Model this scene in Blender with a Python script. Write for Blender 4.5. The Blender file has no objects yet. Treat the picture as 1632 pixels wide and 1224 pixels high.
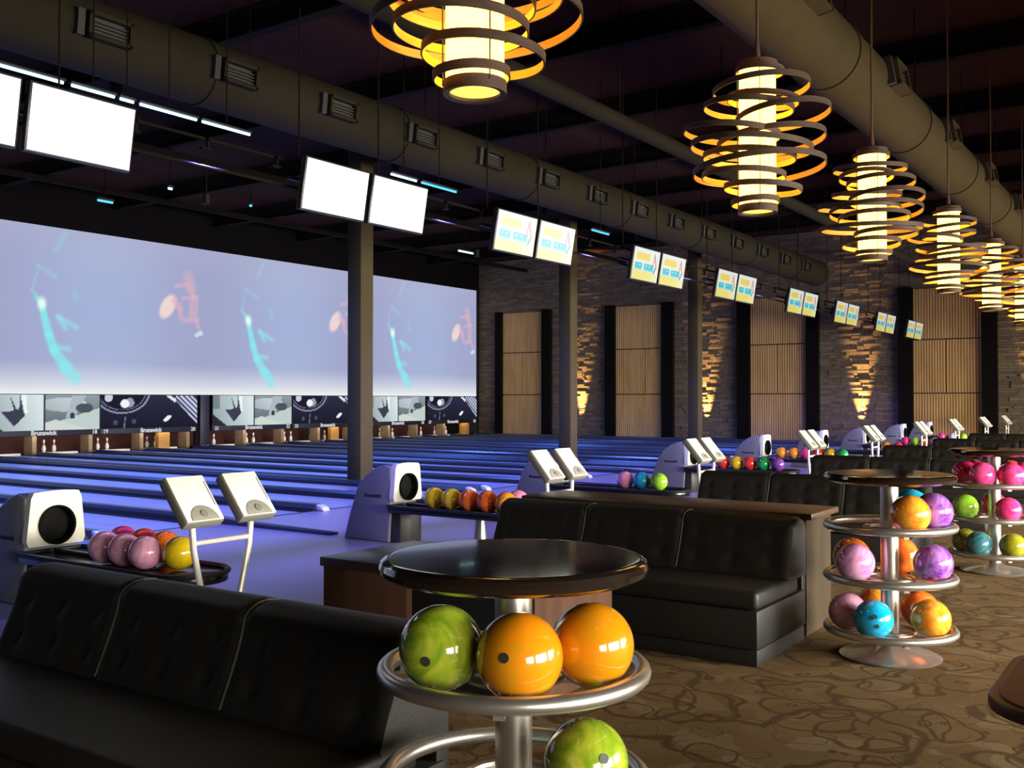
import bpy, bmesh, math, random
from mathutils import Vector, Matrix
random.seed(7)
PI = math.pi
R = math.radians
SC = bpy.context.scene
COL = SC.collection

# ------------------------------------------------------------------ camera, world, big lights, exposure
EYE = 1.47
cam_d = bpy.data.cameras.new('camera'); cam_d.sensor_width = 36.0; cam_d.lens = 1600 / 1632 * 36
cam_d.clip_end = 200
cam = bpy.data.objects.new('camera', cam_d); COL.objects.link(cam)
cam.location = (0, 0, EYE); cam.rotation_euler = (R(90.93), 0, R(34.6))
SC.camera = cam
SC.view_settings.view_transform = 'Standard'; SC.view_settings.look = 'None'
SC.view_settings.gamma = 1.0; SC.view_settings.exposure = 0.0; SC.view_settings.use_curve_mapping = False
w = bpy.data.worlds.new('world'); SC.world = w; w.use_nodes = True
w.node_tree.nodes['Background'].inputs[0].default_value = (.5, .6, .8, 1)
w.node_tree.nodes['Background'].inputs[1].default_value = .02
try:
    SC.cycles.use_denoising = True
    SC.cycles.max_bounces = 6
    SC.cycles.sample_clamp_indirect = 4.0
    SC.cycles.caustics_reflective = False; SC.cycles.caustics_refractive = False
except Exception:
    pass

def area_light(name, loc, rot, sx, sy, power, color, spread=180):
    d = bpy.data.lights.new(name, 'AREA'); d.shape = 'RECTANGLE'; d.size = sx; d.size_y = sy
    d.energy = power; d.color = color; d.spread = R(spread)
    o = bpy.data.objects.new(name, d); COL.objects.link(o); o.location = loc; o.rotation_euler = rot
    return o
def spot_light(name, loc, rot, power, color, cone, blend=.5, size=.04, parent=None):
    d = bpy.data.lights.new(name, 'SPOT'); d.energy = power; d.color = color; d.spot_size = R(cone)
    d.spot_blend = blend; d.shadow_soft_size = size
    o = bpy.data.objects.new(name, d); COL.objects.link(o); o.location = loc; o.rotation_euler = rot
    o.parent = parent
    return o

# daylight outside the glazed right-hand wall (X = +5), low windows along the concourse
WINDOWS = [(-3.4, -.2), (.6, 4.4), (5.3, 8.7), (9.3, 12.7), (13.3, 16.7), (17.3, 20.7), (21.3, 24.7), (25.3, 28.7), (29.3, 33.0)]  # the two bays by the camera and the last one are added for extra light
DAY = [270, 360, 850, 850, 850, 900, 950, 950, 600]
for (a, b), p in zip(WINDOWS, DAY):
    area_light('daylight', (5.45, (a + b) / 2, 1.3), (0, R(73), 0), 2.1, b - a, p, (1.0, .95, .84), 105)

# added wash cans that lay blue light on the lanes: x, y, power, colour
WASH = []
for y, q in ((3.5, 1), (9.7, 1), (16.5, 1), (22.5, .9), (28.0, .6)):
    WASH.append((-14.5, y, 6.45, 2800 * q, (.09, .19, 1.0)))
    WASH.append((-20.8, y, 6.45, 2800 * q, (.08, .19, 1.0)))

# ------------------------------------------------------------------ materials
def srgb(r, g, b):
    f = lambda c: (c / 255 / 12.92) if c / 255 <= .04045 else ((c / 255 + .055) / 1.055) ** 2.4
    return (f(r), f(g), f(b))
MATS = {}
def mat(name, col, rough=.5, metal=0., spec=.5, coat=0., noise=0., nscale=8., bump=0., bscale=40., emit=None, estr=0.):
    if name in MATS: return MATS[name]
    m = bpy.data.materials.new(name); m.use_nodes = True
    nt = m.node_tree; b = nt.nodes['Principled BSDF']
    b.inputs['Base Color'].default_value = (*col, 1); b.inputs['Roughness'].default_value = rough
    b.inputs['Metallic'].default_value = metal; b.inputs['Specular IOR Level'].default_value = spec
    b.inputs['Coat Weight'].default_value = coat; b.inputs['Coat Roughness'].default_value = .05
    if emit:
        b.inputs['Emission Color'].default_value = (*emit, 1); b.inputs['Emission Strength'].default_value = estr
    tc = nt.nodes.new('ShaderNodeTexCoord')
    if noise:
        n = nt.nodes.new('ShaderNodeTexNoise'); n.inputs['Scale'].default_value = nscale; n.inputs['Detail'].default_value = 4
        nt.links.new(tc.outputs['Object'], n.inputs['Vector'])
        mx = nt.nodes.new('ShaderNodeMix'); mx.data_type = 'RGBA'
        mx.inputs[6].default_value = (*[c * (1 - noise) for c in col], 1)
        mx.inputs[7].default_value = (*[min(1, c * (1 + noise)) for c in col], 1)
        nt.links.new(n.outputs['Fac'], mx.inputs[0]); nt.links.new(mx.outputs[2], b.inputs['Base Color'])
    if bump:
        n2 = nt.nodes.new('ShaderNodeTexNoise'); n2.inputs['Scale'].default_value = bscale
        nt.links.new(tc.outputs['Object'], n2.inputs['Vector'])
        bp = nt.nodes.new('ShaderNodeBump'); bp.inputs['Strength'].default_value = bump; bp.inputs['Distance'].default_value = .01
        nt.links.new(n2.outputs['Fac'], bp.inputs['Height']); nt.links.new(bp.outputs[0], b.inputs['Normal'])
    MATS[name] = m
    return m
def wood(name, c1, c2, rough=.45, scale=(2, 30, 2), spec=.4):
    if name in MATS: return MATS[name]
    m = mat(name, c1, rough, spec=spec); nt = m.node_tree; b = nt.nodes['Principled BSDF']
    tc = nt.nodes.new('ShaderNodeTexCoord'); mp = nt.nodes.new('ShaderNodeMapping'); mp.inputs['Scale'].default_value = scale
    n = nt.nodes.new('ShaderNodeTexNoise'); n.inputs['Scale'].default_value = 1.5; n.inputs['Detail'].default_value = 6
    cr = nt.nodes.new('ShaderNodeValToRGB'); cr.color_ramp.elements[0].position = .3; cr.color_ramp.elements[1].position = .7
    cr.color_ramp.elements[0].color = (*c1, 1); cr.color_ramp.elements[1].color = (*c2, 1)
    nt.links.new(tc.outputs['Object'], mp.inputs[0]); nt.links.new(mp.outputs[0], n.inputs['Vector'])
    nt.links.new(n.outputs['Fac'], cr.inputs[0]); nt.links.new(cr.outputs[0], b.inputs['Base Color'])
    return m
def emission(name, col, strength):
    if name in MATS: return MATS[name]
    m = bpy.data.materials.new(name); m.use_nodes = True; nt = m.node_tree; nt.nodes.clear()
    e = nt.nodes.new('ShaderNodeEmission'); o = nt.nodes.new('ShaderNodeOutputMaterial')
    e.inputs[0].default_value = (*col, 1); e.inputs[1].default_value = strength
    nt.links.new(e.outputs[0], o.inputs[0]); MATS[name] = m
    return m
def art_material(name, strength, gloss=False):
    if name in MATS: return MATS[name]
    m = bpy.data.materials.new(name); m.use_nodes = True; nt = m.node_tree; nt.nodes.clear()
    a = nt.nodes.new('ShaderNodeAttribute'); a.attribute_name = 'art'
    e = nt.nodes.new('ShaderNodeEmission'); e.inputs[1].default_value = strength
    o = nt.nodes.new('ShaderNodeOutputMaterial')
    nt.links.new(a.outputs['Color'], e.inputs[0]); nt.links.new(e.outputs[0], o.inputs[0]); MATS[name] = m
    return m
def ball_mat(name, c1, c2, c3=None, scale=4.5):
    key = 'ball_' + name
    if key in MATS: return MATS[key]
    m = mat(key, c1, .12, spec=.6, coat=.7); nt = m.node_tree; b = nt.nodes['Principled BSDF']
    tc = nt.nodes.new('ShaderNodeTexCoord')
    oi = nt.nodes.new('ShaderNodeObjectInfo')
    ad = nt.nodes.new('ShaderNodeVectorMath'); ad.operation = 'ADD'
    nt.links.new(tc.outputs['Object'], ad.inputs[0]); nt.links.new(oi.outputs['Random'], ad.inputs[1])
    n = nt.nodes.new('ShaderNodeTexNoise'); n.inputs['Scale'].default_value = scale; n.inputs['Detail'].default_value = 3
    n.inputs['Distortion'].default_value = 4.0
    nt.links.new(ad.outputs[0], n.inputs['Vector'])
    cr = nt.nodes.new('ShaderNodeValToRGB'); cr.color_ramp.elements[0].position = .36; cr.color_ramp.elements[1].position = .62
    cr.color_ramp.elements[0].color = (*c1, 1); cr.color_ramp.elements[1].color = (*c2, 1)
    if c3:
        e = cr.color_ramp.elements.new(.72); e.color = (*c3, 1)
    nt.links.new(n.outputs['Fac'], cr.inputs[0]); nt.links.new(cr.outputs[0], b.inputs['Base Color'])
    return m

M_CEIL = mat('ceiling_paint', (.034, .0115, .0055), .95, spec=.1, noise=.3)
M_BEAM = mat('beam_paint', (.010, .0065, .0036), .9, spec=.1, noise=.3)
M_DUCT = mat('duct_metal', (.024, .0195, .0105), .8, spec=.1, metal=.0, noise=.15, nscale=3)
M_DUCT_DARK = mat('duct_vent_dark', (.03, .027, .022), .7, noise=.2)
M_BLACK = mat('black_paint', (.012, .011, .012), .5, noise=.2)
M_BLACKG = mat('black_gloss', (.012, .012, .014), .2, noise=.2)
M_PLASTIC = mat('black_plastic', (.014, .014, .015), .4, noise=.1)
M_LEATHER = mat('black_leather', (.0105, .0092, .0075), .5, spec=.32, noise=.2, nscale=12, bump=.08, bscale=90)
M_LEATHER_SEAM = mat('leather_seam_highlight', (.06, .058, .045), .4, noise=.2)  # seam highlight put into a lighter leather tone
M_STEEL = mat('brushed_steel', (.62, .58, .52), .3, metal=.9, noise=.08, nscale=30)
M_CHROME = mat('satin_tube', (.78, .74, .66), .28, metal=.35, noise=.05)
M_KEYPAD = mat('keypad_white', (.82, .80, .68), .4, noise=.04)
M_KEYGREY = mat('keypad_grey', (.30, .29, .25), .45, noise=.05)
M_KEYSIDE = mat('keypad_side', (.20, .19, .16), .5, noise=.05)
M_HOOD = mat('hood_grey', (.20, .20, .22), .35, noise=.1, nscale=4)
M_MOUTH = mat('mouth_panel_cream', (.82, .80, .66), .4, noise=.04)
M_TABLE = mat('table_laminate', (.013, .008, .006), .12, spec=.6, coat=.6, noise=.2)
M_TABLE_WOOD = wood('walnut_top', (.020, .013, .010), (.034, .02, .014), .28, (3, 12, 3), spec=.5)
M_PANELWOOD = wood('pedestal_wood', (.055, .026, .015), (.085, .042, .025), .75, (6, 6, 1), spec=.08)
M_LEDGE = wood('ledge_wood', (.05, .026, .016), (.085, .042, .025), .35, (3, 14, 3))
M_LEDGE_END = wood('ledge_end_wood', (.035, .025, .015), (.05, .036, .022), .8, (4, 4, 1), spec=.08)
M_RING = wood('veneer_band_lit', (.70, .36, .06), (.80, .44, .09), .6, (4, 4, 30), spec=.2)  # inner ring faces: lamplit tone put into the veneer colour
M_TUBE = emission('lamp_tube_glow', (1.0, .54, .085), 8.5)
M_RINGOUT = wood('veneer_shade_and_rim', (.050, .033, .022), (.078, .052, .036), .6, (4, 4, 30), spec=.2)  # outer ring faces: the veneer in a shade tone; also the dark rim and cap
M_DIFF = emission('lamp_diffuser_glow', (1.0, .62, .10), 2.0)
M_LEDB = emission('led_blue', (.10, .55, 1.0), 1.6)
M_LEDW = emission('led_white_blue', (.55, .9, 1.0), 2.4)
M_PILASTER = mat('pilaster_black', (.008, .007, .006), .95, spec=.03, noise=.3)
M_PANEL = wood('slat_wood', (.56, .33, .125), (.72, .45, .19), .7, (3, 3, .4), spec=.1)
M_PANEL_BACK = mat('slat_back', (.10, .06, .03), .7, noise=.2)
M_COLUMN = mat('column_paint', (.066, .052, .026), .85, spec=.03, noise=.12, nscale=6)
M_KICK = wood('kickback_wood', (.30, .20, .11), (.40, .28, .16), .5, (2, 2, 6))
M_ORANGEWOOD = wood('orange_panel', (.55, .26, .05), (.65, .32, .07), .5, (2, 2, 6))
M_PIN = mat('pin_white', (.85, .80, .78), .3, noise=.03)
M_PINRED = mat('pin_red', (.62, .10, .08), .35, noise=.05)
M_TEXTW = emission('white_print_glow', (.75, .78, .85), .85)  # lettering given its own glow in place of blacklight
M_TEXTD = mat('dark_print', (.02, .02, .025), .5, noise=.05)
M_CAP = mat('gutter_cap_grey', (.035, .037, .045), .35, noise=.15)
M_CAPTIP = mat('cap_tip', (.55, .55, .55), .3, noise=.05)
M_GUTTER = mat('gutter_dark', (.018, .02, .03), .4, noise=.2)
M_HOLE = mat('finger_hole', (.03, .03, .03), .5, noise=.1)
M_REDTOP = wood('red_brown_top', (.16, .06, .042), (.21, .085, .058), .5, (8, 8, 2))
M_REDEDGE = mat('dark_edge', (.03, .012, .008), .4, noise=.1)
M_WALL = mat('plaster_dark', (.06, .05, .042), .8, noise=.2)
M_WINFRAME = mat('window_frame_dark', (.02, .02, .02), .5, noise=.1)
M_SOFFIT = mat('soffit_black', (.006, .0045, .004), .9, spec=.1, noise=.2)

def lane_material():
    m = mat('lane_synthetic', (.20, .20, .24), .28, spec=.35); nt = m.node_tree; b = nt.nodes['Principled BSDF']
    tc = nt.nodes.new('ShaderNodeTexCoord'); mp = nt.nodes.new('ShaderNodeMapping'); mp.inputs['Scale'].default_value = (.6, 24, 1)
    n = nt.nodes.new('ShaderNodeTexNoise'); n.inputs['Scale'].default_value = 1.0; n.inputs['Detail'].default_value = 2
    cr = nt.nodes.new('ShaderNodeValToRGB'); cr.color_ramp.elements[0].position = .35; cr.color_ramp.elements[1].position = .65
    cr.color_ramp.elements[0].color = (.24, .25, .30, 1); cr.color_ramp.elements[1].color = (.36, .37, .42, 1)
    nt.links.new(tc.outputs['Object'], mp.inputs[0]); nt.links.new(mp.outputs[0], n.inputs['Vector'])
    nt.links.new(n.outputs['Fac'], cr.inputs[0]); nt.links.new(cr.outputs[0], b.inputs['Base Color'])
    return m
M_LANE = lane_material()
M_APPROACH = wood('approach_boards', (.24, .22, .23), (.29, .27, .28), .3, (.7, 20, 1), spec=.4)

def carpet_material():
    m = bpy.data.materials.new('patterned_carpet'); m.use_nodes = True; nt = m.node_tree; b = nt.nodes['Principled BSDF']
    b.inputs['Roughness'].default_value = .95; b.inputs['Specular IOR Level'].default_value = .1
    N = nt.nodes.new; L = nt.links.new
    tc = N('ShaderNodeTexCoord')
    wn = N('ShaderNodeTexNoise'); wn.inputs['Scale'].default_value = 3.4; wn.inputs['Detail'].default_value = 1
    L(tc.outputs['Object'], wn.inputs['Vector'])
    sub = N('ShaderNodeVectorMath'); sub.operation = 'SUBTRACT'; sub.inputs[1].default_value = (.5, .5, .5)
    L(wn.outputs['Color'], sub.inputs[0])
    sc = N('ShaderNodeVectorMath'); sc.operation = 'SCALE'; sc.inputs['Scale'].default_value = .28
    L(sub.outputs[0], sc.inputs[0])
    ad = N('ShaderNodeVectorMath'); ad.operation = 'ADD'; L(tc.outputs['Object'], ad.inputs[0]); L(sc.outputs[0], ad.inputs[1])
    # overlapping scroll rings of several sizes with dark eyes, on a mottled ground
    lines = None
    for scale, freq, off, lim, thr in ((1.15, 26, 0, .62, .90), (1.7, 24, 3.7, .55, .90), (2.5, 21, 8.1, .50, .88), (3.9, 17, 5.2, .45, .86)):
        sh = N('ShaderNodeVectorMath'); sh.operation = 'ADD'; sh.inputs[1].default_value = (off, off * .6, 0); L(ad.outputs[0], sh.inputs[0])
        v = N('ShaderNodeTexVoronoi'); v.feature = 'F1'; v.inputs['Scale'].default_value = scale; L(sh.outputs[0], v.inputs['Vector'])
        mu = N('ShaderNodeMath'); mu.operation = 'MULTIPLY'; mu.inputs[1].default_value = freq; L(v.outputs['Distance'], mu.inputs[0])
        si = N('ShaderNodeMath'); si.operation = 'SINE'; L(mu.outputs[0], si.inputs[0])
        gt = N('ShaderNodeMapRange'); gt.inputs[1].default_value = thr - .08; gt.inputs[2].default_value = thr + .08; L(si.outputs[0], gt.inputs[0])
        ne = N('ShaderNodeMath'); ne.operation = 'LESS_THAN'; ne.inputs[1].default_value = lim; L(v.outputs['Distance'], ne.inputs[0])
        an = N('ShaderNodeMath'); an.operation = 'MULTIPLY'; L(gt.outputs[0], an.inputs[0]); L(ne.outputs[0], an.inputs[1])
        if lines is None: lines = an
        else:
            mm = N('ShaderNodeMath'); mm.operation = 'MAXIMUM'; L(lines.outputs[0], mm.inputs[0]); L(an.outputs[0], mm.inputs[1]); lines = mm
    v3 = N('ShaderNodeTexVoronoi'); v3.feature = 'F1'; v3.inputs['Scale'].default_value = 6.5; L(ad.outputs[0], v3.inputs['Vector'])
    cr = N('ShaderNodeValToRGB')
    for i, (p, c) in enumerate(((.1, (.118, .070, .026)), (.5, (.138, .085, .034)), (.86, (.145, .090, .038)), (.95, (.170, .115, .058)))):
        e = cr.color_ramp.elements[i] if i < 2 else cr.color_ramp.elements.new(p)
        e.position = p; e.color = (*c, 1)
    sx = N('ShaderNodeSeparateColor'); L(v3.outputs['Color'], sx.inputs[0]); L(sx.outputs[0], cr.inputs[0])
    li = N('ShaderNodeMath'); li.operation = 'MULTIPLY'; li.inputs[1].default_value = .9; L(lines.outputs[0], li.inputs[0])
    mx = N('ShaderNodeMix'); mx.data_type = 'RGBA'; mx.inputs[7].default_value = (.066, .036, .014, 1)
    L(li.outputs[0], mx.inputs[0]); L(cr.outputs[0], mx.inputs[6])
    fine = N('ShaderNodeTexNoise'); fine.inputs['Scale'].default_value = 160; L(tc.outputs['Object'], fine.inputs['Vector'])
    bp = N('ShaderNodeBump'); bp.inputs['Strength'].default_value = .5; bp.inputs['Distance'].default_value = .004
    L(fine.outputs['Fac'], bp.inputs['Height']); L(bp.outputs[0], b.inputs['Normal'])
    L(mx.outputs[2], b.inputs['Base Color'])
    return m
M_CARPET = carpet_material()

def stone_material():
    m = bpy.data.materials.new('ledge_stone'); m.use_nodes = True; nt = m.node_tree; b = nt.nodes['Principled BSDF']
    b.inputs['Roughness'].default_value = .9; b.inputs['Specular IOR Level'].default_value = .03
    N = nt.nodes.new; L = nt.links.new
    g = N('ShaderNodeNewGeometry'); cr = N('ShaderNodeValToRGB')
    cr.color_ramp.elements[0].color = (.095, .072, .050, 1); cr.color_ramp.elements[1].color = (.235, .18, .12, 1)
    tc = N('ShaderNodeTexCoord'); n = N('ShaderNodeTexNoise'); n.inputs['Scale'].default_value = 7; n.inputs['Detail'].default_value = 5
    L(tc.outputs['Object'], n.inputs['Vector'])
    a = N('ShaderNodeMath'); a.operation = 'ADD'; L(g.outputs['Random Per Island'], a.inputs[0]); L(n.outputs['Fac'], a.inputs[1])
    h = N('ShaderNodeMath'); h.operation = 'MULTIPLY'; h.inputs[1].default_value = .55; L(a.outputs[0], h.inputs[0])
    L(h.outputs[0], cr.inputs[0]); L(cr.outputs[0], b.inputs['Base Color'])
    return m
M_STONE = stone_material()

def glass_material():
    m = bpy.data.materials.new('window_glass'); m.use_nodes = True; nt = m.node_tree; nt.nodes.clear()
    t = nt.nodes.new('ShaderNodeBsdfTransparent'); g = nt.nodes.new('ShaderNodeBsdfGlossy'); g.inputs['Roughness'].default_value = .02
    mx = nt.nodes.new('ShaderNodeMixShader'); mx.inputs[0].default_value = .06; o = nt.nodes.new('ShaderNodeOutputMaterial')
    nt.links.new(t.outputs[0], mx.inputs[1]); nt.links.new(g.outputs[0], mx.inputs[2]); nt.links.new(mx.outputs[0], o.inputs[0])
    return m
M_GLASS = glass_material()

# ------------------------------------------------------------------ mesh helpers
class MB:
    def __init__(s): s.v = []; s.f = []
    def add(s, vs, fs):
        k = len(s.v); s.v += [tuple(p) for p in vs]; s.f += [tuple(i + k for i in f) for f in fs]; return s
    def box(s, x0, x1, y0, y1, z0, z1):
        return s.add([(x0, y0, z0), (x1, y0, z0), (x1, y1, z0), (x0, y1, z0), (x0, y0, z1), (x1, y0, z1), (x1, y1, z1), (x0, y1, z1)],
                     [(0, 3, 2, 1), (4, 5, 6, 7), (0, 1, 5, 4), (1, 2, 6, 5), (2, 3, 7, 6), (3, 0, 4, 7)])
    def prism_y(s, prof, y0, y1):   # prof: (x, z) loop, counter-clockwise seen from -Y
        n = len(prof)
        vs = [(x, y0, z) for x, z in prof] + [(x, y1, z) for x, z in prof]
        return s.add(vs, [tuple(range(n)), tuple(range(2 * n - 1, n - 1, -1))] + [(i, i + n, (i + 1) % n + n, (i + 1) % n) for i in range(n)])
    def prism_z(s, loop, z0, z1):   # loop: (x, y) counter-clockwise
        n = len(loop)
        vs = [(x, y, z0) for x, y in loop] + [(x, y, z1) for x, y in loop]
        return s.add(vs, [tuple(range(n - 1, -1, -1)), tuple(range(n, 2 * n))] + [(i, (i + 1) % n, (i + 1) % n + n, i + n) for i in range(n)])
    def lathe(s, prof, n=24, c=(0, 0, 0)):   # prof: (r, z) from bottom to top
        vs = []; fs = []; rings = []
        for r, z in prof:
            if r < 1e-5: rings.append([len(vs)]); vs.append((c[0], c[1], c[2] + z))
            else:
                rings.append(list(range(len(vs), len(vs) + n)))
                vs += [(c[0] + r * math.cos(2 * PI * i / n), c[1] + r * math.sin(2 * PI * i / n), c[2] + z) for i in range(n)]
        for a, b in zip(rings, rings[1:]):
            for i in range(n):
                j = (i + 1) % n
                if len(a) == 1 and len(b) == 1: continue
                if len(a) == 1: fs.append((a[0], b[j], b[i]))
                elif len(b) == 1: fs.append((a[i], a[j], b[0]))
                else: fs.append((a[i], a[j], b[j], b[i]))
        return s.add(vs, fs)
    def tube(s, pts, r, n=8, closed=False, caps=True):
        P = [Vector(p) for p in pts]; m = len(P); vs = []; fs = []
        prev = None
        for i, p in enumerate(P):
            if closed: t = P[(i + 1) % m] - P[i - 1]
            else: t = P[min(i + 1, m - 1)] - P[max(i - 1, 0)]
            t.normalize()
            if prev is None:
                a = Vector((0, 0, 1)) if abs(t.z) < .9 else Vector((1, 0, 0))
                nrm = t.cross(a).normalized()
            else:
                nrm = (prev - t * prev.dot(t)).normalized()
            prev = nrm; bn = t.cross(nrm)
            rr = r[i] if isinstance(r, (list, tuple)) else r
            vs += [p + (nrm * math.cos(2 * PI * k / n) + bn * math.sin(2 * PI * k / n)) * rr for k in range(n)]
        for i in range(m if closed else m - 1):
            j = (i + 1) % m
            for k in range(n):
                l = (k + 1) % n
                fs.append((i * n + k, i * n + l, j * n + l, j * n + k))
        if caps and not closed:
            fs.append(tuple(range(n - 1, -1, -1))); fs.append(tuple((m - 1) * n + k for k in range(n)))
        return s.add(vs, fs)
    def torus(s, RR, r, z=0, n=48, k=10, c=(0, 0)):
        return s.tube([(c[0] + RR * math.cos(2 * PI * i / n), c[1] + RR * math.sin(2 * PI * i / n), z) for i in range(n)], r, k, closed=True)
    def mesh(s, name, bevel=0, seg=2, smooth=35):
        me = bpy.data.meshes.new(name); me.from_pydata(s.v, [], s.f)
        bm = bmesh.new(); bm.from_mesh(me)
        bmesh.ops.recalc_face_normals(bm, faces=bm.faces)
        if bevel:
            es = [e for e in bm.edges if len(e.link_faces) == 2 and e.calc_face_angle(0) > R(30)]
            bmesh.ops.bevel(bm, geom=es, offset=bevel, segments=seg, affect='EDGES', profile=.5)
        bm.to_mesh(me); bm.free()
        if smooth:
            for p in me.polygons: p.use_smooth = True
            me.set_sharp_from_angle(angle=R(smooth))
        return me
    def build(s, name, m, parent=None, bevel=0, seg=2, smooth=35, loc=(0, 0, 0), rot=(0, 0, 0)):
        return put(name, s.mesh(name, bevel, seg, smooth), m, parent, loc, rot)
def put(name, me, m, parent=None, loc=(0, 0, 0), rot=(0, 0, 0)):
    o = bpy.data.objects.new(name, me); COL.objects.link(o); o.parent = parent; o.location = loc; o.rotation_euler = rot
    if m is not None:
        if not me.materials: me.materials.append(m)
        elif me.materials[0] != m:
            o.material_slots[0].link = 'OBJECT'; o.material_slots[0].material = m
    return o
def tag(o, label=None, cat=None, group=None, kind=None):
    if label: o['label'] = label
    if cat: o['category'] = cat
    if group: o['group'] = group
    if kind: o['kind'] = kind
    return o
def thing(name, label, cat, loc=(0, 0, 0), rot=(0, 0, 0), group=None):
    o = bpy.data.objects.new(name, None); COL.objects.link(o); o.location = loc; o.rotation_euler = rot
    o.empty_display_size = .1
    return tag(o, label, cat, group)
def copy_tree(o, parent=None):
    c = o.copy(); COL.objects.link(c); c.parent = parent
    for ch in list(o.children): copy_tree(ch, c)
    return c
def structure(o, label, cat=None): return tag(o, label, cat, kind='structure')

TXT = {}
def text_mesh(body, size, bold=.0):
    k = (body, size, bold)
    if k not in TXT:
        c = bpy.data.curves.new('text', 'FONT'); c.body = body; c.size = size; c.align_x = 'CENTER'; c.offset = bold; c.extrude = .002
        c.resolution_u = 3
        o = bpy.data.objects.new('text', c)
        TXT[k] = bpy.data.meshes.new_from_object(o); bpy.data.objects.remove(o)
    return TXT[k]
def picture(name, wd, ht, nx, ny, fn):
    """flat picture on the YZ plane facing +X; fn(u, v) gives an sRGB 0-255 colour"""
    vs = [(0, wd * i / nx, ht * j / ny) for j in range(ny + 1) for i in range(nx + 1)]
    fs = [(j * (nx + 1) + i, j * (nx + 1) + i + 1, (j + 1) * (nx + 1) + i + 1, (j + 1) * (nx + 1) + i) for j in range(ny) for i in range(nx)]
    me = bpy.data.meshes.new(name); me.from_pydata(vs, [], fs)
    at = me.color_attributes.new('art', 'FLOAT_COLOR', 'POINT'); flat = []
    for j in range(ny + 1):
        for i in range(nx + 1):
            flat += [*srgb(*[max(0, min(255, c)) for c in fn(i / nx, j / ny)]), 1.0]
    at.data.foreach_set('color', flat)
    return me
def mixc(a, b, t): t = max(0, min(1, t)); return tuple(x + (y - x) * t for x, y in zip(a, b))
def segdist(p, a, b):
    vx, vy = b[0] - a[0], b[1] - a[1]; L = vx * vx + vy * vy
    t = 0 if L == 0 else max(0, min(1, ((p[0] - a[0]) * vx + (p[1] - a[1]) * vy) / L))
    return math.hypot(p[0] - a[0] - vx * t, p[1] - a[1] - vy * t), t
def inpoly(p, poly):
    r = False; n = len(poly)
    for i in range(n):
        (x1, y1), (x2, y2) = poly[i], poly[i - 1]
        if (y1 > p[1]) != (y2 > p[1]) and p[0] < (x2 - x1) * (p[1] - y1) / (y2 - y1) + x1: r = not r
    return r

# ------------------------------------------------------------------ layout constants (metres; +Y along the lane fronts, -X towards the pins)
YC = [4.13, 7.95, 11.23, 14.91, 18.21, 22.07, 25.41, 29.14, 32.55]        # lane pair centres
NUM = [11, 13, 15, 17, 19, 21, 23, 25, 27]
FOUL, MASK, PIT = -9.75, -25.4, -27.6
WALL_Y = 34.45
ZCEIL = 7.3
ORD = ['first', 'second', 'third', 'fourth', 'fifth', 'sixth', 'seventh', 'eighth', 'ninth', 'tenth', 'eleventh', 'twelfth', 'thirteenth', 'fourteenth', 'fifteenth',
       'sixteenth', 'seventeenth', 'eighteenth', 'nineteenth', 'twentieth', 'twenty-first', 'twenty-second']
WORD = {11: 'eleven', 12: 'twelve', 13: 'thirteen', 14: 'fourteen', 15: 'fifteen', 16: 'sixteen', 17: 'seventeen', 18: 'eighteen', 19: 'nineteen', 20: 'twenty', 21: 'twenty-one', 22: 'twenty-two',
        23: 'twenty-three', 24: 'twenty-four', 25: 'twenty-five', 26: 'twenty-six', 27: 'twenty-seven', 28: 'twenty-eight'}

# ------------------------------------------------------------------ the shell
structure(MB().box(-4.5, 5.2, -4, WALL_Y, -.15, 0).build('floor', M_CARPET, smooth=0), 'brown carpet with dark scroll pattern in front of the seating')
ap = structure(MB().box(FOUL, -4.5, -4, WALL_Y, -.15, 0).build('floor_approach', M_APPROACH, smooth=0), 'violet lit smooth approach floor in front of the lanes')
MB().box(FOUL - .02, FOUL + .04, -4, WALL_Y, -.01, .003).build('foul_line', M_BLACK, ap, smooth=0)
MB().box(-4.53, -4.47, -4, WALL_Y, -.01, .006).build('carpet_edge_strip', M_STEEL, ap, smooth=0)
structure(MB().box(PIT - .3, FOUL, -4, WALL_Y, -.4, -.13).build('floor_lane_bed', M_GUTTER, smooth=0), 'dark floor below the bowling lanes')
ce = structure(MB().box(PIT - .3, 5.2, -4, WALL_Y, ZCEIL, ZCEIL + .2).build('ceiling', M_CEIL, smooth=0), 'dark unlit ceiling high above the bowling hall')
for i, y in enumerate([-.5 + 3.5 * k for k in range(10)]):
    b = MB().box(PIT, 5.1, y - .09, y + .09, ZCEIL - .04, ZCEIL).box(PIT, 5.1, y - .09, y + .09, ZCEIL - .42, ZCEIL - .38).box(PIT, 5.1, y - .02, y + .02, ZCEIL - .40, ZCEIL - .02)
    b.build('beam', M_BEAM, ce, smooth=0)
for i, x in enumerate((-23, -18.4, -13.8, -9.2, -4.6, 0)):
    MB().box(x - .05, x + .05, -4, WALL_Y, ZCEIL - .55, ZCEIL - .42).build('purlin', M_BEAM, ce, smooth=0)
structure(MB().box(PIT + .1, PIT + .2, 10, WALL_Y, -.13, 1.6).build('wall_pit_curtain', mat('curtain_red', (.05, .012, .010), .9, noise=.3), smooth=0), 'dark red curtain behind the bowling pins')
structure(MB().box(PIT - .3, PIT, -4, WALL_Y, -.4, ZCEIL).build('wall_back', M_SOFFIT, smooth=0), 'black wall behind the pin decks and big screen')
structure(MB().box(PIT - .3, 5.2, -4.2, -4, -.4, ZCEIL).build('wall_near', M_WALL, smooth=0), 'dark wall behind the camera')
structure(MB().box(-25.75, -25.45, -4, WALL_Y, 6.12, ZCEIL).build('wall_soffit', M_SOFFIT, smooth=0), 'black soffit above the long projection screen')
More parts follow.
